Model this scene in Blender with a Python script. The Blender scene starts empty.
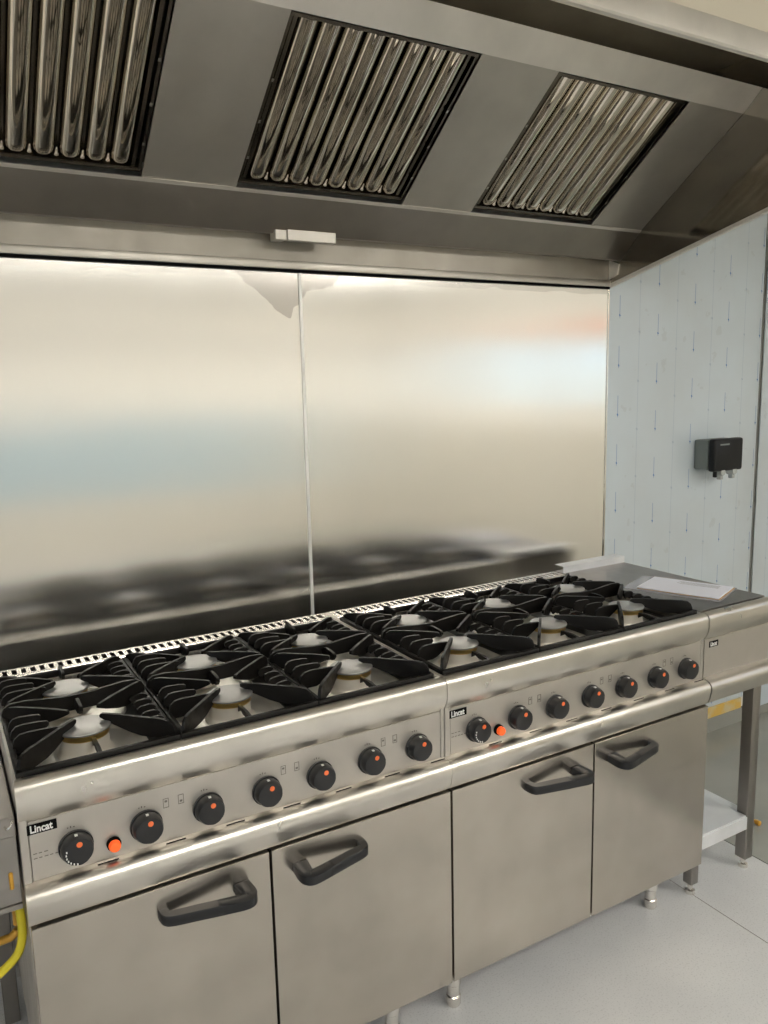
import bpy, bmesh, math, random
from mathutils import Vector, Matrix
random.seed(4)
C = bpy.context.scene.collection
PI = math.pi

# ------------------------------------------------------------------ node helpers
def new_mat(name):
    m = bpy.data.materials.new(name); m.use_nodes = True
    nt = m.node_tree
    return m, nt, nt.nodes['Principled BSDF']

def basic(name, col, rough=.5, metal=0., **kw):
    m, nt, b = new_mat(name)
    b.inputs['Base Color'].default_value = (*col, 1)
    b.inputs['Roughness'].default_value = rough
    b.inputs['Metallic'].default_value = metal
    for k, v in kw.items():
        b.inputs[k].default_value = v
    return m

def noise(nt, scale, detail=3., stretch=(1, 1, 1), coord='Object'):
    tc = nt.nodes.new('ShaderNodeTexCoord'); mp = nt.nodes.new('ShaderNodeMapping')
    mp.inputs['Scale'].default_value = stretch
    n = nt.nodes.new('ShaderNodeTexNoise'); n.inputs['Scale'].default_value = scale
    n.inputs['Detail'].default_value = detail
    nt.links.new(tc.outputs[coord], mp.inputs['Vector']); nt.links.new(mp.outputs['Vector'], n.inputs['Vector'])
    return n.outputs['Fac']

def ramp(nt, fac, a, b, c0, c1):
    r = nt.nodes.new('ShaderNodeMapRange')
    r.inputs['From Min'].default_value = a; r.inputs['From Max'].default_value = b
    r.inputs['To Min'].default_value = c0; r.inputs['To Max'].default_value = c1
    nt.links.new(fac, r.inputs['Value'])
    return r.outputs['Result']

def mixc(nt, fac, ca, cb):
    m = nt.nodes.new('ShaderNodeMix'); m.data_type = 'RGBA'
    nt.links.new(fac, m.inputs['Factor'])
    for i, c in ((6, ca), (7, cb)):
        if isinstance(c, tuple): m.inputs[i].default_value = (*c, 1)
        else: nt.links.new(c, m.inputs[i])
    return m.outputs[2]

def steel(name, col=(.60, .575, .54), rough=.28, smudge=.12, wave=.0, wscale=3., aniso=0., wstretch=(1, 1, 1), dist=.01):
    m, nt, b = new_mat(name)
    b.inputs['Metallic'].default_value = 1
    n1 = noise(nt, 7, 4)
    dark = tuple(c * .86 for c in col)
    nt.links.new(mixc(nt, ramp(nt, n1, .35, .7, 0, 1), col, dark), b.inputs['Base Color'])
    n2 = noise(nt, 14, 5, (1, 1, .6))
    nt.links.new(ramp(nt, n2, .3, .75, rough, rough + smudge), b.inputs['Roughness'])
    if wave:
        bp = nt.nodes.new('ShaderNodeBump'); bp.inputs['Strength'].default_value = wave
        bp.inputs['Distance'].default_value = dist
        nt.links.new(noise(nt, wscale, 1, wstretch), bp.inputs['Height'])
        nt.links.new(bp.outputs['Normal'], b.inputs['Normal'])
    if aniso:
        b.inputs['Anisotropic'].default_value = aniso
        tn = nt.nodes.new('ShaderNodeTangent'); tn.direction_type = 'UV_MAP'
        nt.links.new(tn.outputs['Tangent'], b.inputs['Tangent'])
    return m

M = {}
M['steel'] = steel('brushed_steel', (.53, .495, .45), .36, .12, wave=.03, wscale=2.5)
M['door'] = steel('door_steel', (.52, .475, .42), .19, .08, wave=.04, wscale=2.2, wstretch=(.5, 1, 2))
M['rail'] = steel('rail_steel', (.70, .665, .61), .27, .10)
M['bright'] = steel('bright_steel', (.80, .77, .72), .16, .12)
M['hood'] = steel('hood_steel', (.60, .57, .515), .34, .10)
M['hoodend'] = steel('hood_end_steel', (.34, .315, .27), .07, .05, wave=.01, wscale=2.)
M['hoodlight'] = steel('hood_fascia_steel', (.80, .76, .70), .38, .1)
M['chrome'] = steel('polished_baffle', (.92, .85, .74), .03, .05)
M['chromedark'] = steel('filter_channel_steel', (.22, .195, .165), .16, .1)
M['darksteel'] = steel('dull_dark_steel', (.33, .31, .29), .32, .1)
M['bowl'] = steel('bowl_steel', (.88, .85, .79), .30, .12)
M['shelfsteel'] = steel('shelf_steel', (.86, .87, .89), .42, .1)
M['shelfsteel'].node_tree.nodes['Principled BSDF'].inputs['Metallic'].default_value = .6
M['fascia'] = basic('fascia_satin', (.74, .68, .56), .5, .2)
M['darkhob'] = basic('dark_hob', (.016, .014, .012), .3)  # near-black tone of the flat hob top
M['gutter'] = steel('gutter_steel', (.42, .39, .35), .30, .08)
M['backplate'] = steel('hood_back_steel', (.36, .335, .295), .40, .1)
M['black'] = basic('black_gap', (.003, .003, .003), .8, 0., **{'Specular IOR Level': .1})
M['knob'] = basic('knob_black_plastic', (.012, .012, .013), .28)
M['handle'] = basic('handle_black_plastic', (.011, .0115, .013), .36, 0., **{'Specular IOR Level': .4})
M['orange'] = basic('orange_mark', (.85, .17, .045), .4)
M['white'] = basic('white_print', (.72, .72, .70), .5)
M['ink'] = basic('grey_ink', (.16, .145, .125), .5)
M['ptfe'] = basic('socket_black', (.008, .008, .009), .4, 0., **{'Specular IOR Level': .3})
M['sockgrey'] = basic('socket_grey', (.17, .19, .18), .45)
M['clearcap'] = basic('socket_smoked_hinge', (.42, .44, .43), .25)
M['yellow'] = basic('yellow_hose', (.64, .54, .02), .4)
M['pipe'] = basic('orange_pipe', (.62, .34, .05), .35, .4)
M['paper'] = basic('white_paper', (.80, .81, .90), .6)
M['brownedge'] = basic('kraft_paper', (.45, .28, .14), .7)
M['brass'] = basic('brass_ring', (.80, .56, .20), .28, 1.)
M['gold'] = basic('gold_fitting', (.90, .48, .08), .3, .8)
M['green'] = basic('green_tag', (.05, .30, .10), .5)
M['wallcream'] = basic('cream_wall', (.80, .77, .71), .75)
M['sealant'] = steel('joint_steel', (.92, .91, .88), .35, .2)
M['sealant'].node_tree.nodes['Principled BSDF'].inputs['Metallic'].default_value = .5

# clear plastic sleeve
m, nt, b = new_mat('clear_sleeve'); b.inputs['Base Color'].default_value = (.8, .8, .86, 1)
b.inputs['Roughness'].default_value = .12; b.inputs['Transmission Weight'].default_value = .6; b.inputs['IOR'].default_value = 1.3
M['sleeve'] = m

# cast iron
m, nt, b = new_mat('cast_iron'); b.inputs['Base Color'].default_value = (.007, .006, .005, 1)
nt.links.new(ramp(nt, noise(nt, 60, 3), .3, .7, .36, .55), b.inputs['Roughness']); b.inputs['Specular IOR Level'].default_value = .28
M['iron'] = m

# burner aluminium
M['alu'] = steel('burner_aluminium', (.90, .84, .74), .38, .1)
M['cap'] = steel('burner_cap', (.50, .495, .49), .38, .12)

for k_, mt_ in (('hood', .88), ('hoodlight', .72), ('bowl', .92), ('alu', .6), ('cap', .85), ('steel', .85), ('door', .95)):
    M[k_].node_tree.nodes['Principled BSDF'].inputs['Metallic'].default_value = mt_
# floor: pale vinyl with a little speckle
m, nt, b = new_mat('pale_vinyl')
n1 = noise(nt, 3, 5); n2 = noise(nt, 220, 2)
c1 = mixc(nt, ramp(nt, n1, .35, .7, 0, 1), (.60, .60, .60), (.53, .535, .54))
nt.links.new(mixc(nt, ramp(nt, n2, .55, .72, 0, .5), c1, (.30, .30, .31)), b.inputs['Base Color'])
nt.links.new(ramp(nt, n1, .3, .7, .30, .48), b.inputs['Roughness'])
M['floor'] = m
m, nt, b = new_mat('dark_vinyl')
n1 = noise(nt, 3, 5)
nt.links.new(mixc(nt, ramp(nt, n1, .35, .7, 0, 1), (.31, .31, .28), (.25, .255, .235)), b.inputs['Base Color'])
b.inputs['Roughness'].default_value = .22
M['floor2'] = m

# splashback: brushed, gently wavy, stain near the top of the joint
def splash_mat(name):
    m, nt, b = new_mat(name)
    b.inputs['Metallic'].default_value = 1
    tc = nt.nodes.new('ShaderNodeTexCoord'); sep = nt.nodes.new('ShaderNodeSeparateXYZ')
    nt.links.new(tc.outputs['Object'], sep.inputs[0])
    X, Z = sep.outputs['X'], sep.outputs['Z']
    def mth(op, a, b_=None, c=None):
        n = nt.nodes.new('ShaderNodeMath'); n.operation = op
        for i, v in enumerate((a, b_, c)):
            if v is None: continue
            if isinstance(v, (int, float)): n.inputs[i].default_value = v
            else: nt.links.new(v, n.inputs[i])
        return n.outputs[0]
    nz = noise(nt, 9, 5)
    # residue of glue: ragged patch at the head of the joint
    dx = mth('DIVIDE', mth('ABSOLUTE', mth('SUBTRACT', X, .880)), .19)
    dz = mth('DIVIDE', mth('SUBTRACT', 1.889, Z), .125)
    r = mth('ADD', mth('ADD', dx, dz), mth('MULTIPLY', mth('SUBTRACT', nz, .5), 1.3))
    st = mth('MULTIPLY', mth('LESS_THAN', r, .92), .62)
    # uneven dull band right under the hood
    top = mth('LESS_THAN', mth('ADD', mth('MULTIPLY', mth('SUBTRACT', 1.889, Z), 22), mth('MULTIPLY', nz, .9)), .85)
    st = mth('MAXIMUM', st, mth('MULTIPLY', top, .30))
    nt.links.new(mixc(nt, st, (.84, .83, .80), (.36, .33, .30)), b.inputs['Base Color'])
    rr = ramp(nt, noise(nt, 5, 4, (1, 1, .5)), .3, .7, .19, .23)
    nt.links.new(mth('ADD', rr, mth('MULTIPLY', st, .06)), b.inputs['Roughness'])
    bp = nt.nodes.new('ShaderNodeBump'); bp.inputs['Strength'].default_value = .25; bp.inputs['Distance'].default_value = .012
    nt.links.new(noise(nt, 1.6, 1, (.55, 1, 1.6)), bp.inputs['Height'])
    nt.links.new(bp.outputs['Normal'], b.inputs['Normal'])
    b.inputs['Anisotropic'].default_value = .9
    tn = nt.nodes.new('ShaderNodeTangent'); tn.direction_type = 'UV_MAP'
    nt.links.new(tn.outputs['Tangent'], b.inputs['Tangent'])
    return m
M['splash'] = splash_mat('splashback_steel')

# protective film with printed arrows
def film_mat():
    m, nt, b = new_mat('film_covered_panel')
    tc = nt.nodes.new('ShaderNodeTexCoord'); sep = nt.nodes.new('ShaderNodeSeparateXYZ')
    nt.links.new(tc.outputs['Object'], sep.inputs[0])
    X, Z = sep.outputs['X'], sep.outputs['Z']
    def mth(op, a, b_=None, c=None):
        n = nt.nodes.new('ShaderNodeMath'); n.operation = op
        for i, v in enumerate((a, b_, c)):
            if v is None: continue
            if isinstance(v, (int, float)): n.inputs[i].default_value = v
            else: nt.links.new(v, n.inputs[i])
        return n.outputs[0]
    P, H = .2078, .1843
    def cell(x0):      # signed distance to nearest column centre of pitch P
        t = mth('DIVIDE', mth('SUBTRACT', X, x0), P)
        return mth('MULTIPLY', mth('SUBTRACT', t, mth('ROUND', t)), P)
    def tip(x0, z0):   # height above the nearest tip below, 0..H
        zz = mth('SUBTRACT', mth('ADD', Z, mth('MULTIPLY', mth('SUBTRACT', X, x0), .302)), z0)
        return mth('MULTIPLY', mth('FLOORED_MODULO', mth('DIVIDE', mth('ADD', zz, .01), H), 1.), H)
    a = cell(2.2137); ta = tip(2.2137, 1.2452)
    line = mth('MULTIPLY', mth('LESS_THAN', mth('ABSOLUTE', a), .0013), mth('LESS_THAN', ta, .082))
    d = mth('SQRT', mth('ADD', mth('POWER', mth('ABSOLUTE', a), 2.), mth('POWER', mth('ABSOLUTE', mth('SUBTRACT', ta, .01)), 2.)))
    dot = mth('LESS_THAN', d, .0042)
    arrow = mth('MAXIMUM', mth('MULTIPLY', line, .8), dot)
    c = cell(2.3194); tcn = tip(2.3194, 1.1862)
    thin = mth('MULTIPLY', mth('LESS_THAN', mth('ABSOLUTE', c), .0012), .34)
    d2 = mth('SQRT', mth('ADD', mth('POWER', mth('ABSOLUTE', c), 2.), mth('POWER', mth('ABSOLUTE', mth('SUBTRACT', tcn, .01)), 2.)))
    thin = mth('MAXIMUM', thin, mth('MULTIPLY', mth('LESS_THAN', d2, .0048), .45))
    base = mixc(nt, ramp(nt, noise(nt, 2.2, 4), .35, .7, 0, 1), (.60, .665, .715), (.54, .58, .60))
    scuff = mth('MULTIPLY', mth('GREATER_THAN', noise(nt, 16, 7), .67), .16)
    base = mixc(nt, scuff, base, (.33, .33, .31))
    base = mixc(nt, thin, base, (.20, .29, .42))
    base = mixc(nt, mth('MULTIPLY', arrow, .85), base, (.02, .15, .42))
    nt.links.new(base, b.inputs['Base Color'])
    b.inputs['Roughness'].default_value = .33; b.inputs['Metallic'].default_value = .15
    bp = nt.nodes.new('ShaderNodeBump'); bp.inputs['Strength'].default_value = .2; bp.inputs['Distance'].default_value = .01
    nt.links.new(noise(nt, 5, 3, (1.5, 1, .5)), bp.inputs['Height']); nt.links.new(bp.outputs['Normal'], b.inputs['Normal'])
    return m
M['film'] = film_mat()

m, nt, b = new_mat('worn_yellow_tape')
nt.links.new(mixc(nt, ramp(nt, noise(nt, 16, 4), .45, .6, 0, 1), (.66, .42, .09), (.60, .50, .28)), b.inputs['Base Color'])
b.inputs['Roughness'].default_value = .5
M['tape'] = m

def emis(name, col, s):
    m, nt, b = new_mat(name)
    b.inputs['Base Color'].default_value = (*col, 1); b.inputs['Emission Color'].default_value = (*col, 1)
    b.inputs['Emission Strength'].default_value = s
    return m
M['neon'] = emis('neon_lens', (1., .13, .02), .35)

# ------------------------------------------------------------------ mesh helpers
def box(bm, x0, x1, y0, y1, z0, z1, bev=0, seg=2):
    vs = [bm.verts.new((x, y, z)) for x in (x0, x1) for y in (y0, y1) for z in (z0, z1)]
    fs = [(0, 1, 3, 2), (4, 6, 7, 5), (0, 4, 5, 1), (2, 3, 7, 6), (0, 2, 6, 4), (1, 5, 7, 3)]
    faces = [bm.faces.new([vs[i] for i in f]) for f in fs]
    if bev:
        es = list({e for f in faces for e in f.edges})
        bmesh.ops.bevel(bm, geom=es, offset=bev, segments=seg, affect='EDGES', profile=.5)
def prism(bm, prof, x0, x1):
    """profile of (y,z) extruded along x"""
    a = [bm.verts.new((x0, y, z)) for y, z in prof]; b = [bm.verts.new((x1, y, z)) for y, z in prof]
    n = len(prof)
    for i in range(n):
        j = (i + 1) % n
        bm.faces.new((a[i], b[i], b[j], a[j]))
    bm.faces.new(list(reversed(a))); bm.faces.new(b)
def sheet(bm, path, x0, x1, t):
    """open (y,z) path given thickness, extruded along x; thickness goes to the left normal"""
    n = len(path); off = []
    for i in range(n):
        p0 = Vector(path[max(i - 1, 0)]); p1 = Vector(path[min(i + 1, n - 1)])
        d = (p1 - p0).normalized(); off.append((path[i][0] - d.y * t, path[i][1] + d.x * t))
    prism(bm, list(path) + off[::-1], x0, x1)
def lathe(bm, prof, cx, cy, n=32, axis='Z', flat=False):
    """prof of (r,h); closed with caps where r==0 is absent"""
    rings = []
    for r, h in prof:
        ring = []
        for k in range(n):
            a = 2 * PI * k / n
            if axis == 'Z': p = (cx + r * math.cos(a), cy + r * math.sin(a), h)
            else: p = (cx + r * math.cos(a), h, cy + r * math.sin(a))      # axis Y: cx, cz
            ring.append(bm.verts.new(p))
        rings.append(ring)
    for A, B in zip(rings, rings[1:]):
        for k in range(n):
            j = (k + 1) % n; bm.faces.new((A[k], A[j], B[j], B[k]))
    bm.faces.new(list(reversed(rings[0]))); bm.faces.new(rings[-1])
def tube(bm, pts, r, n=12, caps=True):
    pts = [Vector(p) for p in pts]; rings = []
    up = Vector((0, 0, 1))
    for i, p in enumerate(pts):
        d = (pts[min(i + 1, len(pts) - 1)] - pts[max(i - 1, 0)]).normalized()
        u = d.cross(up)
        if u.length < .05: u = d.cross(Vector((1, 0, 0)))
        u.normalize(); v = u.cross(d).normalized()
        rr = r[i] if isinstance(r, (list, tuple)) else r
        rings.append([bm.verts.new(p + (u * math.cos(2 * PI * k / n) + v * math.sin(2 * PI * k / n)) * rr) for k in range(n)])
    for A, B in zip(rings, rings[1:]):
        for k in range(n):
            j = (k + 1) % n; bm.faces.new((A[k], A[j], B[j], B[k]))
    if caps: bm.faces.new(list(reversed(rings[0]))); bm.faces.new(rings[-1])
def plate(bm, poly, p0, p1dir, t):
    """poly of (s,z) in a vertical plane through p0 along unit dir, thickness t"""
    d = Vector((p1dir[0], p1dir[1], 0)).normalized(); nrm = Vector((-d.y, d.x, 0)) * (t / 2)
    A = [bm.verts.new(Vector((p0[0], p0[1], 0)) + d * s + Vector((0, 0, z)) + nrm) for s, z in poly]
    B = [bm.verts.new(Vector((p0[0], p0[1], 0)) + d * s + Vector((0, 0, z)) - nrm) for s, z in poly]
    n = len(poly)
    for i in range(n):
        j = (i + 1) % n; bm.faces.new((A[i], A[j], B[j], B[i]))
    bm.faces.new(A[::-1]); bm.faces.new(B)
def smoothpath(pts, n=8):
    out = []; P = [Vector(p) for p in pts]
    for i in range(len(P) - 1):
        p0 = P[max(i - 1, 0)]; p1 = P[i]; p2 = P[i + 1]; p3 = P[min(i + 2, len(P) - 1)]
        for k in range(n):
            t = k / n
            out.append(.5 * ((2 * p1) + (-p0 + p2) * t + (2 * p0 - 5 * p1 + 4 * p2 - p3) * t * t + (-p0 + 3 * p1 - 3 * p2 + p3) * t ** 3))
    out.append(P[-1]); return out

def obj(name, bm, mat, parent=None, smooth=35, uv=False):
    bmesh.ops.recalc_face_normals(bm, faces=bm.faces)
    if uv:
        L = bm.loops.layers.uv.new('UVMap')
        for f in bm.faces:
            for l in f.loops: l[L].uv = (l.vert.co.x, l.vert.co.z)
    me = bpy.data.meshes.new(name); 
    if smooth:
        for f in bm.faces: f.smooth = True
        for e in bm.edges:
            if len(e.link_faces) == 2 and e.calc_face_angle(0) > math.radians(smooth): e.smooth = False
    bm.to_mesh(me); bm.free()
    me.materials.append(M[mat])
    o = bpy.data.objects.new(name, me); C.objects.link(o)
    if parent: o.parent = parent
    return o
def tag(o, label, cat, group=None):
    o['label'] = label; o['category'] = cat
    if group: o['group'] = group
    return o
def thing(name, label, cat, loc=(0, 0, 0), group=None):
    o = bpy.data.objects.new(name, None); C.objects.link(o); o.location = loc; o.empty_display_size = .1
    return tag(o, label, cat, group)
def struct(name, bm, mat, parent=None, **k):
    o = obj(name, bm, mat, parent, **k)
    if not parent: o['kind'] = 'structure'
    return o
def new(): return bmesh.new()
def dup(o, parent=None):
    c = o.copy(); C.objects.link(c)
    if parent: c.parent = parent
    for ch in list(o.children): dup(ch, c)
    return c
def text_mesh(name, s, size, mat, parent, loc, rot=(PI / 2, 0, 0), ext=.0004, sx=1.):
    cu = bpy.data.curves.new(name, 'FONT'); cu.body = s; cu.size = size; cu.extrude = ext; cu.offset = size * .025
    t = bpy.data.objects.new('tmp_text', cu); C.objects.link(t)
    bpy.context.view_layer.update()
    me = bpy.data.meshes.new_from_object(t.evaluated_get(bpy.context.evaluated_depsgraph_get()))
    C.objects.unlink(t); bpy.data.objects.remove(t)
    me.transform(Matrix.Translation(loc) @ Matrix.Rotation(rot[0], 4, 'X') @ Matrix.Diagonal((sx, 1, 1, 1)))
    me.materials.clear(); me.materials.append(M[mat])
    o = bpy.data.objects.new(name, me); C.objects.link(o); o.parent = parent
    return o

def badge(parent, x0, x1, z0, z1, y, s, outline=False):
    bm = new(); box(bm, x0, x1, y - .0016, y, z0, z1, .0005, 1)
    pl = obj('badge', bm, 'black', parent); pl['label'] = 'small black name badge with silver lettering'
    h = z1 - z0
    text_mesh('lettering', s, h * 1.02, 'white', pl, (x0 + (x1 - x0) * .10, y - .0018, z0 + h * .18), sx=(x1 - x0) * .8 / (h * 2.62))
    return pl

# ------------------------------------------------------------------ common front profiles
def arcpts(cy, cz, r, a0, a1, n):
    return [(cy + r * math.cos(math.radians(a0 + (a1 - a0) * i / n)), cz + r * math.sin(math.radians(a0 + (a1 - a0) * i / n))) for i in range(n + 1)]
NOSE = [(.034, .864), (.034, .9)] + arcpts(.031, .881, .019, 90, 180, 8) + [(.0115, .862), (.013, .848), (.018, .835), (.025, .824), (.027, .820), (.034, .820)]
RAIL = [(.040, .706), (.0245, .706), (.019, .7045)] + arcpts(.019, .679, .0255, 95, 200, 10) + [(.000, .648), (.005, .6365), (.040, .6365)]

# ------------------------------------------------------------------ gas range
W = .897
def make_range():
    t = thing('gas_range', 'gas range', 'gas range', (0, 0, 0))
    bm = new(); box(bm, -.0015, .0135, .024, .655, .135, .899, .0015, 1)
    obj('side_panel', bm, 'steel', t)
    bm = new(); box(bm, .8865, .8970, .024, .655, .135, .899, .0015, 1)
    obj('side_panel', bm, 'steel', t)
    bm = new(); box(bm, .0145, .8855, .035, .645, .150, .858)
    obj('body', bm, 'darksteel', t)
    bm = new(); box(bm, .0145, .8855, .0275, .0345, .142, .6385)  # black sheet puts the shade of the door gaps into colour
    o = obj('door_gap_shade', bm, 'black', t); o['label'] = 'black sheet painting the shade in the gaps around the oven doors'
    # dark hob top with a bright pressed dish under every burner
    cs = [(.14 + .2965 * i, y) for i in range(3) for y in (.166, .404)]
    bm = new(); box(bm, .0135, .8865, .0345, .5985, .858, .862)
    o = obj('hob_top', bm, 'darkhob', t); o['label'] = 'dark hob surface under the pan supports'
    for cx, cy in cs:
        bm = new(); rings = []
        for k, z in ((1., .8622), (.985, .8665), (.93, .8665), (.86, .8625), (.70, .8610), (.50, .8620), (.42, .8650)):
            ring = []
            for i in range(56):
                a = 2 * PI * i / 56; ca, sa = math.cos(a), math.sin(a)
                e = 2 / (4.5 - 2.5 * (1 - k))
                ring.append(bm.verts.new((cx + .118 * k * math.copysign(abs(ca) ** e, ca), cy + .109 * k * math.copysign(abs(sa) ** e, sa), z)))
            rings.append(ring)
        for A, B in zip(rings, rings[1:]):
            for i in range(56):
                j = (i + 1) % 56; bm.faces.new((A[i], A[j], B[j], B[i]))
        bm.faces.new(rings[-1]); bm.faces.new(rings[0][::-1])
        o = obj('spill_dish', bm, 'bowl', t, smooth=60); o['label'] = 'bright pressed steel dish around a burner'
    # nosing, control panel, rail
    bm = new(); prism(bm, NOSE, -.0015, .8970); obj('front_nosing', bm, 'rail', t, smooth=50)
    bm = new(); box(bm, .0145, .8855, .0255, .034, .7065, .8195)
    obj('control_panel', bm, 'steel', t)
    bm = new(); prism(bm, RAIL, -.0020, .8970); obj('front_rail', bm, 'rail', t, smooth=50)
    # rear riser and slotted vent strip
    bm = new(); sheet(bm, [(.599, .864), (.599, .892), (.6015, .897)], .0135, .8865, -.0015)
    obj('rear_riser', bm, 'bright', t)
    bm = new()
    box(bm, .0015, .8985, .6015, .6095, .896, .8985); box(bm, .0015, .8985, .6455, .655, .896, .8985)
    n = 41; pitch = .0209; xs = .8985 - .0015 - n * pitch
    box(bm, .0015, .018, .6095, .6455, .896, .8985); box(bm, .882, .8985, .6095, .6455, .896, .8985)
    for k in range(n):
        x = .0205 + k * pitch; box(bm, x, x + .0098, .6095, .6455, .896, .8985)
    box(bm, .0015, .8985, .653, .655, .80, .896)
    o = obj('vent_strip', bm, 'bright', t)
    bm = new(); box(bm, .015, .885, .607, .6495, .862, .872); o = obj('vent_duct', bm, 'black', t)
    # doors with handles
    def handle(xa, xb, side, parent):
        # bow of black plastic: flat strap seen from above; side=+1 deepest at xb, -1 deepest at xa
        L = xb - xa
        prof = [(0, -.000), (.02, -.020), (.10, -.030), (.35, -.040), (.65, -.052), (.87, -.059), (.965, -.052), (1.0, -.034), (.985, -.0)]
        pts = []
        for s, y in prof:
            pts.append((xa + L * s if side > 0 else xb - L * s, y))
        P = smoothpath([(p[0], p[1], 0) for p in pts], 6)
        bm = new(); rings = []; z0 = .577
        for i, p in enumerate(P):
            d = (P[min(i + 1, len(P) - 1)] - P[max(i - 1, 0)]).normalized()
            nrm = Vector((-d.y, d.x, 0)) * (1 if side > 0 else -1)
            s = i / (len(P) - 1)
            th = .018 + .014 * s
            w = .0108
            hs = [(-1, -.84), (-.86, -1), (.86, -1), (1, -.84), (1, .84), (.86, 1), (-.86, 1), (-1, .84)]
            # nrm points to the door side; strap grows inward
            rings.append([bm.verts.new(p + nrm * (a * th / 2 + th / 2 - .004) + Vector((0, 0, z0 + c * w))) for a, c in hs])
        for A, B in zip(rings, rings[1:]):
            for k in range(8):
                j = (k + 1) % 8; bm.faces.new((A[k], A[j], B[j], B[k]))
        bm.faces.new(rings[0][::-1]); bm.faces.new(rings[-1])
        for v in bm.verts: v.co.y = min(v.co.y, .0)
        return obj('handle', bm, 'handle', parent, smooth=45)
    bm = new(); box(bm, .0015, .4475, .0, .0265, .135, .6305, .0012, 2); d1 = obj('door', bm, 'door', t, smooth=20)
    handle(.223, .400, 1, d1)
    bm = new(); box(bm, .4530, .8960, .0, .0265, .135, .6305, .0012, 2); d2 = obj('door', bm, 'door', t, smooth=20)
    handle(.500, .664, -1, d2)
    # knobs
    for i, kx in enumerate((.089, .215, .335, .457, .578, .700, .822)):
        kz = .752
        bm = new()
        lathe(bm, [(.0305, .0255), (.0305, .021), (.0295, .020)], kx, kz, 32, 'Y')
        b2 = [(.0282, .020), (.0285, .012), (.0275, .003), (.0255, -.001), (.0195, -.0022)]
        rings = []
        for r, y in b2:
            ring = []
            for k in range(40):
                a = 2 * PI * k / 40
                rr = r * (1 if not (200 < math.degrees(a) < 262) else .955) * (1 - .018 * (k % 5 == 0))
                ring.append(bm.verts.new((kx + rr * math.cos(a), y, kz + rr * math.sin(a))))
            rings.append(ring)
        for A, B in zip(rings, rings[1:]):
            for k in range(40):
                j = (k + 1) % 40; bm.faces.new((A[k], A[j], B[j], B[k]))
        bm.faces.new(rings[-1]); bm.faces.new(rings[0][::-1])
        kn = obj('knob', bm, 'knob', t, smooth=30)
        bm = new(); lathe(bm, [(.0052, -.0015), (.0052, -.0030), (.0042, -.0034)], kx + .003, kz + .0145, 16, 'Y')
        dt = obj('dot', bm, 'orange', kn); dt['label'] = 'orange off mark'
        bm = new(); box(bm, kx - .0025, kx + .0025, .006, .012, kz + .0268, kz + .0289); obj('pointer', bm, 'white', kn)
        if i == 0:
            bm = new()
            for q in range(7):
                a = math.radians(160 + q * 17)
                x, z = kx + .0205 * math.cos(a), kz - .001 + .0205 * math.sin(a)
                box(bm, x - .0011, x + .0011, -.0030, -.0010, z - .0017, z + .0017)
            obj('dial_numbers', bm, 'white', kn)
        # drain slot below the knob
        bm = new(); x = kx + .035
        box(bm, x - .002, x + .036, .0180, .0187, .7040, .7062); 
        o = obj('vent_slot', bm, 'black', t)
    # neon
    bm = new(); lathe(bm, [(.0130, .0255), (.0130, .019), (.0120, .017)], .154, .735, 24, 'Y')
    nl = obj('indicator_light', bm, 'black', t); nl['label'] = 'small orange neon indicator light'
    bm = new(); lathe(bm, [(.0108, .0168), (.0108, .011), (.009, .007), (.004, .0055)], .154, .735, 24, 'Y')
    obj('lens', bm, 'neon', nl)
    # printed marks
    for x, top in ((.249, 1), (.278, 0), (.491, 1), (.521, 0), (.729, 1), (.759, 0)):
        bm = new(); w_, h_, e, z = .011, .019, .0011, .775
        prism(bm, [(.0249, z), (.0254, z), (.0254, z + e), (.0249, z + e)], x, x + w_)
        prism(bm, [(.0249, z + h_ - e), (.0254, z + h_ - e), (.0254, z + h_), (.0249, z + h_)], x, x + w_)
        box(bm, x, x + e, .0249, .0254, z, z + h_); box(bm, x + w_ - e, x + w_, .0249, .0254, z, z + h_)
        q = .786 if top else .779
        box(bm, x + .003, x + .008, .0249, .0254, q, q + .004)
        obj('burner_icon', bm, 'ink', t)
    for kx in (.083, .209, .329, .451, .572, .694, .816):
        bm = new(); box(bm, kx - .006, kx - .004, .0249, .0254, .788, .7905); box(bm, kx - .001, kx + .001, .0249, .0254, .788, .792); box(bm, kx + .004, kx + .007, .0249, .0254, .788, .790)
        obj('dial_mark', bm, 'ink', t)
    for z, q0 in ((.757, 3), (.748, 5)):
        bm = new()
        for q in range(q0): box(bm, .018 + q * .009, .0245 + q * .009 - .001 * (q % 2), .0249, .0254, z, z + .0016)
        obj('printed_line', bm, 'ink', t)
    badge(t, .011, .061, .7955, .8145, .0255, 'Lincat')
    # burners
    for cx, cy in cs:
        bm = new(); lathe(bm, [(.054, .8655), (.0515, .868), (.0470, .872), (.0458, .876), (.0458, .900)], cx, cy, 36)
        bn = obj('burner', bm, 'alu', t)
        bm = new(); lathe(bm, [(.0460, .9002), (.0468, .9012), (.0468, .9115), (.0460, .9122)], cx, cy, 36)
        rg = obj('flame_ring', bm, 'brass', bn); rg['label'] = 'brass coloured flame ring'
        bm = new(); lathe(bm, [(.0465, .9125), (.0498, .9132), (.0502, .9160), (.0490, .9175), (.0460, .9182), (.012, .9188)], cx, cy, 40)
        obj('burner_cap', bm, 'cap', bn)
    # legs
    for lx in (.050, .768):
        for ly in (.075, .58):
            bm = new(); lathe(bm, [(.0195, .134), (.0195, .062), (.0165, .058), (.0160, .030), (.0185, .027), (.0185, .004), (.0165, .0)], lx, ly, 24)
            obj('leg', bm, 'bright', t)
    return t
r1 = make_range()
r2 = dup(r1); r2.location = (.9, 0, 0)
r1['label'] = 'left stainless six burner gas range, nearest the camera beside the yellow hose'
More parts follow.
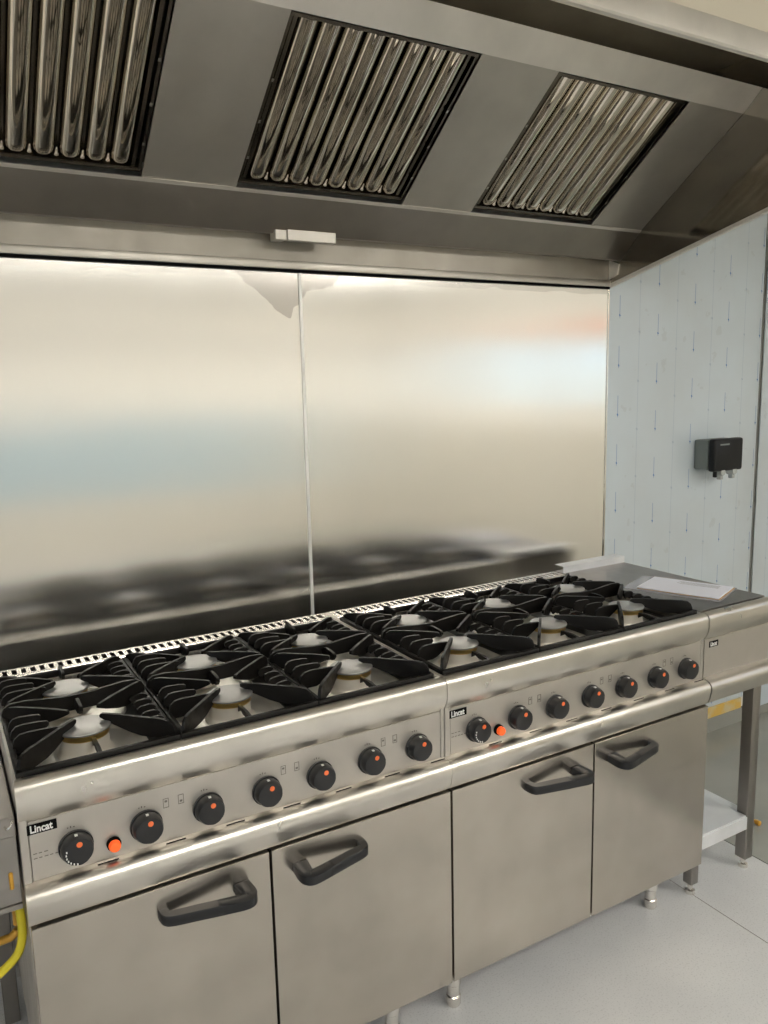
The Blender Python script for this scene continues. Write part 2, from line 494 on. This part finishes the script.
r2['label'] = 'right stainless six burner gas range, next to the open shelf table'
for r in (r1, r2): r['group'] = 'six burner gas ranges in a row'

# ------------------------------------------------------------------ cast iron pan supports
def make_support():
    t = thing('pan_support', 'pan support', 'pan support')
    w2 = .1455; y0, y1 = -.2835, .2400; zb, zt = .8930, .9085
    bm = new(); e = .011
    bmf = [(-w2, w2, y0, y0 + e), (-w2, w2, y1 - e, y1), (-w2, -w2 + e, y0 + .0005, y1 - .0005), (w2 - e, w2, y0 + .0005, y1 - .0005)]
    for a in bmf: box(bm, *a, zb, zt, .002, 2)
    for sx in (-1, 1):
        for sy in (y0 + e / 2, y1 - e / 2): lathe(bm, [(.0045, .8665), (.0045, zb + .004)], sx * (w2 - e / 2), sy, 10)
    # tall bridge between the two burners, shouldered at both ends
    plate(bm, [(.002, zb), (.002, .916), (.006, .926), (.018, .933), (.045, .934), (.12, .926), (.17, .926), (.245, .934), (.272, .933), (.284, .926), (.289, .916), (.289, zb)], (-w2, 0), (1, 0), .0075)
    obj('frame', bm, 'iron', t)
    top = .934
    def fin(px, py, dx, dy, L, inner=.923, z0=.895, peak=top):
        sh = min(.030, L * .35)
        poly = [(0, z0), (0, peak - (peak - z0) * .5), (sh * .15, peak - (peak - z0) * .22), (sh * .45, peak - .002), (sh, peak), (L * .75, peak - .001), (L - .003, peak - .003), (L, peak - .006), (L, inner - (top - peak)), (L * .85, inner - (top - peak) - .010), (L * .6, .900), (L * .45, z0)]
        plate(bm, poly, (px, py), (dx, dy), .0068)
    for si, cy in enumerate((-.119, .119)):
        bm = new()
        g = w2 - .006
        for sx in (-1, 1):
            for sy in (-1, 1):
                px, py = sx * g, cy + sy * (.126 if sy * cy > 0 else .112)
                if sy * cy > 0: py = cy + sy * (.152 if sy < 0 else .114)
                d = Vector((-px, cy - py)); L = d.length - .036; d.normalize()
                fin(px, py, d.x, d.y, L, peak=.922 if (sy > 0 and cy > 0) else top)
        # scalloped ribs parallel to the front: long on the left, low stubs on the right
        for oy, L in ((.034, .060), (-.008, .070), (-.050, .090)):
            fin(-g, cy + oy, 1, 0, L)
        for oy in (-.07, -.035, 0., .035, .07):
            fin(g, cy + oy, -1, 0, .038, peak=.917)
        for sy in (-1, 1):
            py = cy + sy * ((.155 if sy < 0 else .116) if sy * cy > 0 else .116)
            L = abs(py - cy) - (.060 if sy < 0 else .050)
            fin(0, py, 0, -sy, L, peak=.907 if sy < 0 else .924)
        obj('finger_set', bm, 'iron', t, smooth=25)
    return t
ps = make_support()
lab = ['leftmost black cast iron pan support on the left range',
       'middle black cast iron pan support on the left range',
       'right black cast iron pan support on the left range, beside the range joint',
       'left black cast iron pan support on the right range, beside the range joint',
       'middle black cast iron pan support on the right range',
       'rightmost black cast iron pan support, next to the bare table top']
for i in range(6):
    o = ps if i == 0 else dup(ps)
    o.location = ((.14 if i < 3 else 1.04) + .2965 * (i % 3) + .006, .322, 0)
    if i in (0, 3): o.location.x = o.location.x + .0035
    if i in (2, 5): o.location.x = o.location.x - .004
    tag(o, lab[i], 'pan support', 'cast iron pan supports')

# ------------------------------------------------------------------ neutral table on the right
t = thing('steel_table', 'stainless table with open undershelf at the right end of the ranges', 'table', (1.95, .3, 0))
T = Matrix.Translation((-1.95, -.3, 0))
def lobj(name, bm, mat, parent=t, off=T, **k):
    o = obj(name, bm, mat, parent, **k); o.data.transform(off); return o
bm = new(); box(bm, 1.8015, 2.0985, .046, .655, .8965, .9, .0008, 1); lobj('table_top', bm, 'darksteel')
N2 = [(y if y > .04 else y, z) for y, z in NOSE]
bm = new(); prism(bm, NOSE, 1.8015, 2.0985); lobj('front_nosing', bm, 'rail', smooth=50)
bm = new(); prism(bm, RAIL, 1.8015, 2.0985); lobj('front_rail', bm, 'rail', smooth=50)
bm = new(); box(bm, 1.8015, 2.0985, .0255, .034, .7065, .8195); lobj('front_panel', bm, 'steel')
bm = new(); box(bm, 2.092, 2.0985, .047, .655, .70, .896); lobj('end_panel', bm, 'steel')
bm = new(); sheet(bm, [(.6095, .9), (.6095, .922), (.612, .924), (.655, .924)], 1.8015, 2.0985, -.0015); lobj('upstand', bm, 'shelfsteel')
for lx0, lx1, ly0, ly1 in ((1.806, 1.838, .040, .072), (2.058, 2.096, .038, .076), (1.806, 1.842, .60, .636), (2.060, 2.096, .60, .636)):
    bm = new(); box(bm, lx0, lx1, ly0, ly1, .035, .70, .003, 2)
    lg = lobj('leg', bm, 'darksteel')
    cx, cy = (lx0 + lx1) / 2, (ly0 + ly1) / 2
    bm = new(); lathe(bm, [(.008, .035), (.008, .014), (.014, .012), (.015, .0)], cx, cy, 16); lobj('foot', bm, 'bright', lg)
bm = new(); box(bm, 1.8425, 2.0555, .0405, .6355, .186, .190); box(bm, 1.842, 2.056, .036, .040, .145, .186); box(bm, 1.842, 2.056, .636, .640, .145, .186)
box(bm, 1.8305, 1.8420, .077, .598, .186, .190); box(bm, 2.0560, 2.086, .077, .598, .186, .190)
lobj('shelf', bm, 'shelfsteel')
bm = new(); box(bm, 1.821, 1.860, .0239, .0255, .793, .811, .0005, 1); bd = lobj('badge', bm, 'black'); bd['label'] = 'small black name badge with silver lettering'
o = text_mesh('lettering', 'Lincat', .018, 'white', bd, (1.825, .0237, .7965), sx=.66); o.data.transform(T)

# paper booklet in a plastic sleeve lying on the table
t = thing('paper_booklet', 'white paper booklet in a clear sleeve lying on the table top', 'booklet', (1.96, .25, .9003))
ang = math.atan2(.265, -.105)
R = Matrix.Rotation(ang, 4, 'Z')
bm = new(); box(bm, -.150, .150, -.095, .095, .0, .0012); o = obj('sleeve', bm, 'sleeve', t); o.data.transform(R)
bm = new(); box(bm, -.146, .106, -.084, .079, .0013, .0035); o = obj('backing_card', bm, 'brownedge', t); o.data.transform(R)
bm = new(); box(bm, -.143, .108, -.080, .080, .0036, .0075, .0008, 1); pg = obj('pages', bm, 'paper', t); pg.data.transform(R)
bm = new()
for q in range(4): box(bm, -.11 + .0 * q, .02 - .01 * (q % 2), -.06 + q * .009, -.0585 + q * .009, .0076, .0078)
o = obj('printed_lines', bm, 'ink', pg); o.data.transform(R)

# ------------------------------------------------------------------ left counter and hoses
t = thing('steel_counter', 'stainless counter at the far left edge beside the left range', 'counter', (-.30, .3, 0))
T2 = Matrix.Translation((.30, -.3, 0))
bm = new(); box(bm, -.60, -.005, .026, .655, .800, .838, .002, 1); lobj('counter_top', bm, 'darksteel', t, T2)
bm = new(); box(bm, -.60, -.006, .030, .050, .672, .7995, .001, 1); lobj('front_panel', bm, 'darksteel', t, T2)
bm = new(); box(bm, -.60, -.006, .026, .056, .662, .6715, .001, 1); lobj('bottom_rail', bm, 'darksteel', t, T2)
bm = new(); box(bm, -.012, -.007, .0505, .650, .672, .7995); lobj('end_panel', bm, 'darksteel', t, T2)
bm = new(); tube(bm, smoothpath([(-.022, .030, .822), (-.020, .012, .824), (-.014, .010, .830), (-.009, .018, .834)], 5), .0022, 8); lobj('latch', bm, 'bright', t, T2)
bm = new(); box(bm, -.024, -.017, .026, .0296, .702, .735, .002, 1); o = lobj('orange_reflection', bm, 'pipe', t, T2); o['label'] = 'small orange reflection on the counter front, built as a piece'  # little orange piece paints a reflection on the counter front
for lx, ly in ((-.595, .06), (-.595, .60), (-.045, .60)):
    bm = new(); box(bm, lx, lx + .035, ly, ly + .035, .0, .6615 if ly < .1 else .7995, .002, 1); lobj('leg', bm, 'darksteel', t, T2)
bm = new(); tube(bm, smoothpath([(-.59, .13, .545), (-.15, .13, .545), (-.045, .13, .545), (-.022, .13, .550), (-.014, .13, .570), (-.014, .13, .695)], 6), .0078, 12)
tag(obj('gas_pipe', bm, 'pipe'), 'orange brown gas pipe bending upward under the left counter', 'pipe')
bm = new(); tube(bm, smoothpath([(-.012, .062, .655), (-.010, .060, .62), (-.0115, .055, .590), (-.020, .05, .566), (-.038, .05, .547), (-.075, .05, .528), (-.16, .06, .51), (-.30, .07, .53), (-.45, .07, .64)], 8), .0078, 12)
tag(obj('gas_hose', bm, 'yellow'), 'bright yellow gas hose curving away from the left range', 'hose')

# ------------------------------------------------------------------ splashback
YW = .770
for x0, x1, l in ((-.75, .9125, 'left brushed steel splashback sheet, stained at its upper right corner'), (.9175, 2.1515, 'right brushed steel splashback sheet with an orange glint')):
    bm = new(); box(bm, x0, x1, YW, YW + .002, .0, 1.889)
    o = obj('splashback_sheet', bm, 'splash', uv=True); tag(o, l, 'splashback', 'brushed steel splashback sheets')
bm = new(); prism(bm, [(0, 0), (.001, 0), (.001, 1), (0, 1)], 0, 1); bm.clear()
box(bm, .9100, .9200, YW - .0035, YW - .0004, .0, 1.889, .001, 1)
tag(obj('joint_strip', bm, 'sealant'), 'thin bright vertical strip covering the joint between the splashback sheets', 'strip')
bm = new(); box(bm, 2.1520, 2.158, YW - .004, YW + .002, .0, 1.889, .001, 1)
tag(obj('edge_strip', bm, 'bright'), 'thin steel edge strip at the right end of the splashback', 'strip')

# ------------------------------------------------------------------ extractor hood
XE = 2.154; XL = -.80
G1 = (.708, 1.9834); G2 = (.6238, 2.0686); F1 = (.237, 2.3423); F2 = (.176, 2.3966)
h = thing('extractor_hood', 'large stainless extractor hood with sloping filter bank above the ranges', 'extractor hood', (.66, YW, 1.89))
T3 = Matrix.Translation((-.66, -YW, -1.89))
def hobj(name, bm, mat, parent=h, **k):
    o = obj(name, bm, mat, parent, **k); o.data.transform(T3); return o
bm = new(); box(bm, XL, XE - .003, YW - .006, YW - .001, 1.9195, 1.9905); hobj('back_plate', bm, 'backplate')
bm = new(); box(bm, XL, XE - .003, YW - .015, YW - .001, 1.897, 1.919, .002, 2); hobj('bottom_flange', bm, 'hood')
bm = new(); box(bm, XL, XE - .003, YW - .010, YW - .001, 1.8895, 1.8968); o = hobj('shadow_line', bm, 'black'); o['label'] = 'black strip painting the shadow line under the hood'  # black strip stands in for the shade under the flange
bm = new(); sheet(bm, [(YW - .0065, 1.9905), (G1[0] + .002, G1[1]), G1, G2, (G2[0] + .004, G2[1] + .003)], XL, XE - .003, -.0015); hobj('grease_gutter', bm, 'gutter')
# bank frame: blanking panels between the filters, top panel
fx = [(-.055, .440), (.6795, 1.175), (1.4205, 1.914)]
d = (Vector(F1) - Vector(G2)).normalized(); nrm = Vector((-d.y, d.x)) * -1      # towards front/below
if nrm.y > 0: nrm = -nrm
def onb(s, off=0.):
    L = (Vector(F1) - Vector(G2)).length
    p = Vector(G2) + d * (s * L) + nrm * off
    return (p.x, p.y)
edges = [XL] + [v for f in fx for v in f] + [XE - .003]
for k in range(0, len(edges), 2):
    a, b_ = edges[k], edges[k + 1]
    bm = new(); sheet(bm, [onb(.0), onb(1.0)], a + .001, b_ - .001, -.0015); hobj('blanking_panel', bm, 'hood')
bm = new(); sheet(bm, [onb(1.0, .001), F2], XL, XE - .003, -.0015); hobj('top_panel', bm, 'hoodlight')
bm = new(); sheet(bm, [onb(-.012, .0025), onb(.012, .0025)], XL, XE - .003, -.002); hobj('filter_ledge', bm, 'hoodlight')
bm = new(); sheet(bm, [F2, (F2[0], 2.494)], XL, XE - .003, -.0015); hobj('plenum_front', bm, 'hoodend')
bm = new(); box(bm, XL, XE - .003, -.147, .174, 2.495, 2.498); hobj('roof_panel', bm, 'hood')
bm = new(); box(bm, XL, XE - .003, -.1505, -.1475, 2.283, 2.60); hobj('front_fascia', bm, 'fascia')
bm = new(); prism(bm, [(-.151, 2.283), (-.161, 2.283), (-.165, 2.287), (-.165, 2.334), (-.163, 2.337), (-.151, 2.337)], XL, XE); hobj('fascia_lip', bm, 'hoodlight')
# end panel and its rolled hem
def lipz(y): return 1.894 + (YW - y) * .2365
bm = new()
yb = YW - .0005
poly = [(yb, lipz(yb)), (-.151, lipz(-.151)), (-.151, 2.60), (yb, 2.60)]
prism(bm, poly, XE - .0025, XE); hobj('end_panel', bm, 'hoodend')
bm = new(); prism(bm, [(yb, lipz(yb)), (-.151, lipz(-.151)), (-.151, lipz(-.151) + .011), (yb, lipz(yb) + .011)], XE - .0065, XE + .012); hobj('end_hem', bm, 'hoodlight')
bm = new(); prism(bm, [(yb - .006, 1.922), (.722, 1.936), (.717, 1.971), (yb - .006, 1.990)], XE - .0075, XE - .003); hobj('corner_bracket', bm, 'hoodlight')
bm = new(); prism(bm, poly, XL - .0025, XL - .0005); hobj('end_panel', bm, 'hoodend')
bm = new(); box(bm, .847, .996, .687, .707, 1.963, 1.992, .0015, 1); box(bm, .813, .846, .692, .732, 1.964, 1.990, .001, 1)
hobj('drain_box', bm, 'hoodlight')
# back closing sheet behind filters so nothing shows through
bm = new(); sheet(bm, [onb(-.0, -.060), onb(1.0, -.060)], XL, XE - .003, .0015); hobj('plenum_back', bm, 'darksteel')

# baffle filters: each one lifts out
def bp3(x, s, off):
    L = (Vector(F1) - Vector(G2)).length
    p = Vector(G2) + d * s + nrm * off
    return Vector((x, p.x, p.y))
LB = (Vector(F1) - Vector(G2)).length
def make_filter(x0, x1):
    o = thing('baffle_filter', '', 'grease filter', (0, 0, 0))
    W_ = x1 - x0
    def slab(bm, xa, xb, sa, sb, oa, ob):
        vs = [bm.verts.new(bp3(x, s, q)) for x in (xa, xb) for s in (sa, sb) for q in (oa, ob)]
        for f in [(0, 1, 3, 2), (4, 6, 7, 5), (0, 4, 5, 1), (2, 3, 7, 6), (0, 2, 6, 4), (1, 5, 7, 3)]: bm.faces.new([vs[i] for i in f])
    e = .007; s0, s1 = .012, LB - .006
    bm = new()
    slab(bm, 0.002, W_ - .002, s0, s0 + .010, -.042, -.010); slab(bm, .002, W_ - .002, s1 - .008, s1, -.042, -.004)
    slab(bm, .002, .002 + e, s0 + .010, s1 - .008, -.042, -.006); slab(bm, W_ - .002 - e, W_ - .002, s0 + .010, s1 - .008, -.042, -.006)
    slab(bm, .015, .024, s0 + .01, s1 - .008, -.040, -.014); slab(bm, W_ - .024, W_ - .015, s0 + .01, s1 - .008, -.040, -.014)
    fr = obj('frame', bm, 'chromedark', o)
    # small rivets down the side rails
    for sx in (.008, W_ - .008):
        for q in (.2, .42, .65):
            bm = new(); slab(bm, sx - .003, sx + .003, LB * q - .004, LB * q + .004, -.006, -.0035)
            obj('rivet', bm, 'bright', o)
    n = 8; pitch = (W_ - .044) / n
    bm = new()
    # rear channels: concave troughs in the gaps
    for k in range(n + 1):
        cx = .022 + pitch * k
        pts = []
        for i in range(9):
            a = PI * i / 8; pts.append((cx - math.cos(a) * pitch * .33, -.020 - math.sin(a) * .020))
        pts = [(min(max(x, .024), W_ - .024), q) for x, q in pts]
        A = [bm.verts.new(bp3(x, s0 + .011, q)) for x, q in pts]; B = [bm.verts.new(bp3(x, s1 - .009, q)) for x, q in pts]
        for i in range(8):
            if (pts[i][0] - pts[i + 1][0]) == 0: continue
            bm.faces.new((A[i], A[i + 1], B[i + 1], B[i]))
    obj('rear_channels', bm, 'chromedark', o, smooth=60)
    for k in range(1, n):
        cx = .022 + pitch * k
        bm = new()
        bmesh.ops.create_uvsphere(bm, u_segments=12, v_segments=10, radius=.0068)
        for v in bm.verts:
            if v.co.z > .002: v.co.x *= .55; v.co.y *= .55; v.co.z *= 2.6
        ax = Vector((0, d.x, d.y)); q = Vector((0, 0, 1)).rotation_difference(ax)
        bmesh.ops.transform(bm, matrix=Matrix.Translation(bp3(cx, s0 + .018, -.018)) @ q.to_matrix().to_4x4(), verts=bm.verts)
        obj('drain_bead', bm, 'chrome', o, smooth=80)
    for k in range(n):
        cx = .022 + pitch * (k + .5); hw = pitch * .43
        bm = new(); rows = []
        # rounded lower end, full section upwards; half-elliptic crown facing the cook
        stations = [(s0 + .011, .25, .3), (s0 + .0125, .55, .6), (s0 + .017, .80, .85), (s0 + .026, .96, .97), (s0 + .040, 1, 1), (s0 + .16, 1, 1), (s0 + .30, 1, 1), (s1 - .009, 1, 1)]
        for s, kw, kh in stations:
            row = []
            for i in range(15):
                a = PI * i / 14
                ca = math.copysign(abs(math.cos(a)) ** .8, math.cos(a))
                row.append(bm.verts.new(bp3(cx - ca * hw * kw, s, -.030 + math.sin(a) ** .8 * .026 * kh)))
            rows.append(row)
        for A, B in zip(rows, rows[1:]):
            for i in range(14): bm.faces.new((A[i], A[i + 1], B[i + 1], B[i]))
        bm.faces.new(rows[0][::-1]); bm.faces.new(rows[-1])
        obj('baffle', bm, 'chrome', o, smooth=60)
    return o
f0 = make_filter(fx[1][0], fx[1][1])
fl = ['leftmost polished baffle grease filter, cut off by the left edge of the photo',
      'middle polished baffle grease filter in the hood',
      'rightmost polished baffle grease filter, nearest the hood end panel']
for i, lx in enumerate((fx[0][0], fx[1][0], fx[2][0])):
    o = f0 if i == 0 else dup(f0)
    o.location = (lx + .0, 0, 0); tag(o, fl[i], 'grease filter', 'baffle grease filters')

# ------------------------------------------------------------------ socket on the wall
t = thing('wall_socket', 'black weatherproof double socket box mounted on the film covered wall', 'wall socket', (2.745, YW, 1.25))
T5 = Matrix.Translation((-2.745, -YW, -1.25))
bm = new(); box(bm, 2.655, 2.828, .701, YW - .0015, 1.190, 1.311, .006, 2)
lobj('housing', bm, 'sockgrey', t, T5)
bm = new(); box(bm, 2.653, 2.830, .665, .700, 1.184, 1.316, .010, 3)
cv = lobj('cover', bm, 'ptfe', t, T5)
bm = new(); box(bm, 2.683, 2.738, .6635, .6649, 1.290, 1.296); lobj('embossed_line', bm, 'sockgrey', cv, T5)
for x in (2.712, 2.785):
    bm = new(); lathe(bm, [(.016, .701), (.016, .673), (.013, .667)], x, 1.180, 20, 'Y'); box(bm, x - .009, x + .009, .673, .693, 1.150, 1.172, .003, 2)
    lobj('cable_gland', bm, 'clearcap', t, T5)
bm = new(); box(bm, 2.678, 2.690, .678, .693, 1.160, 1.183, .002, 1); lobj('cover_clip', bm, 'ptfe', t, T5)

# ------------------------------------------------------------------ room
X0, X1, Y0, Y1, H = -2.6, 4.6, -4.3, YW + .003, 2.62
bm = new(); box(bm, X0, 2.150, Y0, Y1 + .1, -.05, 0); struct('floor', bm, 'floor')
bm = new(); box(bm, 2.154, X1, Y0, Y1 + .1, -.05, 0); o = struct('floor_right', bm, 'floor2')
bm = new(); box(bm, 2.150, 2.154, Y0, Y1 + .1, -.05, -.001); struct('trim_1', bm, 'black')
bm = new(); box(bm, 1.8185, 1.8205, Y0, Y1, .0002, .0006); struct('trim_2', bm, 'ink')
bm = new(); box(bm, X0, X1, Y1, Y1 + .1, 0, H); struct('wall_back', bm, 'wallcream')
bm = new(); box(bm, 2.1585, 3.058, YW - .001, YW + .0025, .113, 2.56); struct('wall_back_panel', bm, 'film')
bm = new(); box(bm, 3.064, 3.95, YW - .0135, YW - .0105, .045, 2.56); struct('wall_back_panel', bm, 'film')
bm = new(); box(bm, 3.058, 3.064, YW, YW + .002, .113, 2.56); struct('trim_3', bm, 'ink')
bm = new(); box(bm, 2.1585, 3.037, YW - .008, YW + .0025, .065, .112); struct('trim_4', bm, 'tape')
bm = new(); box(bm, 2.1585, X1 - .02, YW - .010, YW + .0025, .0, .0645); struct('baseboard_back', bm, 'floor2')
M['ceil'] = basic('white_ceiling', (.80, .78, .73), .8)
bm = new(); box(bm, X0, X1, Y0, Y1 + .1, H, H + .05); struct('ceiling', bm, 'ceil')
M['paleblue'] = basic('pale_blue_band', (.42, .52, .57), .5)
M['tanwall'] = basic('tan_wall_base', (.62, .585, .51), .6)
M['greyband'] = basic('grey_band', (.55, .53, .50), .5)
bm = new(); box(bm, X0, 3.0, Y0, Y0 + .006, .64, 1.34); struct('trim_5', bm, 'paleblue')  # unseen wall band, added to be mirrored in the splashback
bm = new(); box(bm, X0, X1, Y0, Y0 + .012, .0, .635); struct('baseboard_front', bm, 'tanwall')
bm = new(); box(bm, 3.005, X1, Y0, Y0 + .012, .64, 1.15); struct('trim_7', bm, 'tanwall')
bm = new(); box(bm, X0, X1, Y0, Y0 + .05, 1.88, 1.96); struct('trim_8', bm, 'greyband')  # another added wall strip, out of view, for a band in the reflection
bm = new(); box(bm, X1 - .012, X1, Y0 + .06, Y1 - .02, .0, 1.15); struct('baseboard_right', bm, 'tanwall')
# front wall with a window and a door opening
def wall_with_hole(name, holes, axis, a0, a1, p0, p1, mat):
    """wall slab spanning a0..a1 (along axis), thickness p0..p1, rectangular holes (a,b,z0,z1)"""
    bm = new()
    cuts = sorted({a0, a1, *[v for h in holes for v in h[:2]]})
    for u, v in zip(cuts, cuts[1:]):
        hs = [h for h in holes if h[0] <= u and h[1] >= v]
        segs = [(0, H)] if not hs else [(0, hs[0][2]), (hs[0][3], H)]
        for z0, z1 in segs:
            if z1 - z0 < .001: continue
            if axis == 'x': box(bm, u, v, p0, p1, z0, z1)
            else: box(bm, p0, p1, u, v, z0, z1)
    return struct(name, bm, mat)
bm = new(); box(bm, X0, X1, Y0 - .1, Y0, 0, H); struct('wall_front', bm, 'wallcream')
wall_with_hole('wall_right', [(-3.4, -1.2, 1.36, 1.90)], 'y', Y0, Y1 + .1, X1, X1 + .1, 'wallcream')
M['frame'] = basic('white_window_frame', (.75, .75, .75), .4)
mg, nt, b = new_mat('window_glass')
tr = nt.nodes.new('ShaderNodeBsdfTransparent'); mx = nt.nodes.new('ShaderNodeMixShader'); b.inputs['Roughness'].default_value = .02; b.inputs['Metallic'].default_value = 1
mx.inputs[0].default_value = .08; nt.links.new(tr.outputs[0], mx.inputs[1]); nt.links.new(b.outputs[0], mx.inputs[2])
nt.links.new(mx.outputs[0], nt.nodes['Material Output'].inputs[0])
M['glass'] = mg
def window(n, x, y0, y1, z0, z1):
    bm = new()
    for z in (z0, z1 - .04): box(bm, x - .025, x + .025, y0, y1, z, z + .04)
    for y in (y0, (y0 + y1) / 2 - .02, y1 - .04): box(bm, x - .024, x + .024, y, y + .04, z0 + .04, z1 - .04)
    w = struct('window_%d' % n, bm, 'frame')
    bm = new(); box(bm, x - .002, x + .002, y0 + .04, y1 - .04, z0 + .04, z1 - .04); struct('window_pane', bm, 'glass', w)
window(1, X1 + .05, -3.4, -1.2, 1.36, 1.90)
wall_with_hole('wall_left', [(-3.6, -1.0, .9, 2.2)], 'y', Y0, Y1 + .1, X0 - .1, X0, 'wallcream')
window(2, X0 - .05, -3.6, -1.0, .9, 2.2)  # window added in the unseen left wall for cool fill light
M['redstreak'] = basic('orange_streak_strip', (.95, .22, .06), .5)
bm = new(); box(bm, X1 - .02, X1, -2.35, -1.45, 1.95, 2.02); struct('streak_strip', bm, 'redstreak')  # strip added out of view, mirrored as the orange streak in the splashback

# debris on the floor at the right edge
t = thing('brass_fitting', 'tiny brass coloured fitting lying on the darker floor near the table leg', 'fitting', (2.328, .181, 0))
bm = new(); lathe(bm, [(.006, -.012), (.009, -.010), (.009, .004), (.006, .006), (.006, .012)], 0, .010, 12, 'Y'); obj('nut', bm, 'gold', t)
t = thing('green_cap', 'tiny green plastic cap on the darker floor at the right edge', 'cap', (2.40, .165, 0))
bm = new(); lathe(bm, [(.009, 0), (.009, .010), (.006, .014)], 0, 0, 14); obj('shell', bm, 'green', t)
bm = new(); bmesh.ops.create_icosphere(bm, subdivisions=2, radius=.004, matrix=Matrix.Translation((1.10, -.33, .002)) @ Matrix.Diagonal((1, .8, .5, 1)))

bm.free()
# ------------------------------------------------------------------ lights
def lamp(name, label, x, y, w=.6, l=1.2, s=9., col=(1., .965, .905)):
    t = thing(name, label, 'ceiling light', (x, y, H))
    bm = new(); e = .02
    for a in ((-w / 2, w / 2, -l / 2, -l / 2 + e), (-w / 2, w / 2, l / 2 - e, l / 2), (-w / 2, -w / 2 + e, -l / 2 + e, l / 2 - e), (w / 2 - e, w / 2, -l / 2 + e, l / 2 - e)):
        box(bm, a[0], a[1], a[2], a[3], -.018, -.001)
    obj('frame', bm, 'frame', t)
    M['led'] = emis('led_panel', (col[0], col[1] - .005, col[2] - .02), s)
    bm = new(); box(bm, -w / 2 + e, w / 2 - e, -l / 2 + e, l / 2 - e, -.012, -.002); obj('diffuser', bm, 'led', t)
lamp('ceiling_light', 'flush ceiling light panel on the left behind the camera', -1.2, -2.6, s=17.)
lamp('ceiling_light', 'flush ceiling light panel behind the camera', 1.0, -2.6, s=22.)
lamp('ceiling_light', 'flush ceiling light panel on the right behind the camera', 3.2, -2.6, s=33.)

# daylight
w = bpy.data.worlds.new('world'); bpy.context.scene.world = w; w.use_nodes = True
nt = w.node_tree; bg = nt.nodes['Background']
sky = nt.nodes.new('ShaderNodeTexSky'); sky.sky_type = 'HOSEK_WILKIE'; sky.turbidity = 4; sky.sun_direction = (-.3, .5, .6); sky.ground_albedo = .4
nt.links.new(sky.outputs[0], bg.inputs[0]); bg.inputs[1].default_value = 7.
# ------------------------------------------------------------------ camera
cam = bpy.data.cameras.new('camera'); co = bpy.data.objects.new('camera', cam); C.objects.link(co)
f, yaw, pitch, roll = 792.42, .5228, -.1598, -.0236
fw = Vector((math.sin(yaw) * math.cos(pitch), math.cos(yaw) * math.cos(pitch), math.sin(pitch)))
rt0 = Vector((math.cos(yaw), -math.sin(yaw), 0)); up0 = rt0.cross(fw)
rt = rt0 * math.cos(roll) + up0 * math.sin(roll); up = -rt0 * math.sin(roll) + up0 * math.cos(roll)
Rm = Matrix((rt, up, -fw)).transposed().to_4x4()
co.matrix_world = Matrix.Translation((-.0761, -1.409, 1.5645)) @ Rm
cam.sensor_fit = 'HORIZONTAL'; cam.sensor_width = 36; cam.lens = f / 768 * 36; cam.clip_start = .02
sc = bpy.context.scene; sc.camera = co
vs = sc.view_settings; vs.view_transform = 'Standard'; vs.look = 'None'; vs.exposure = 0.; vs.gamma = 1; vs.use_curve_mapping = False
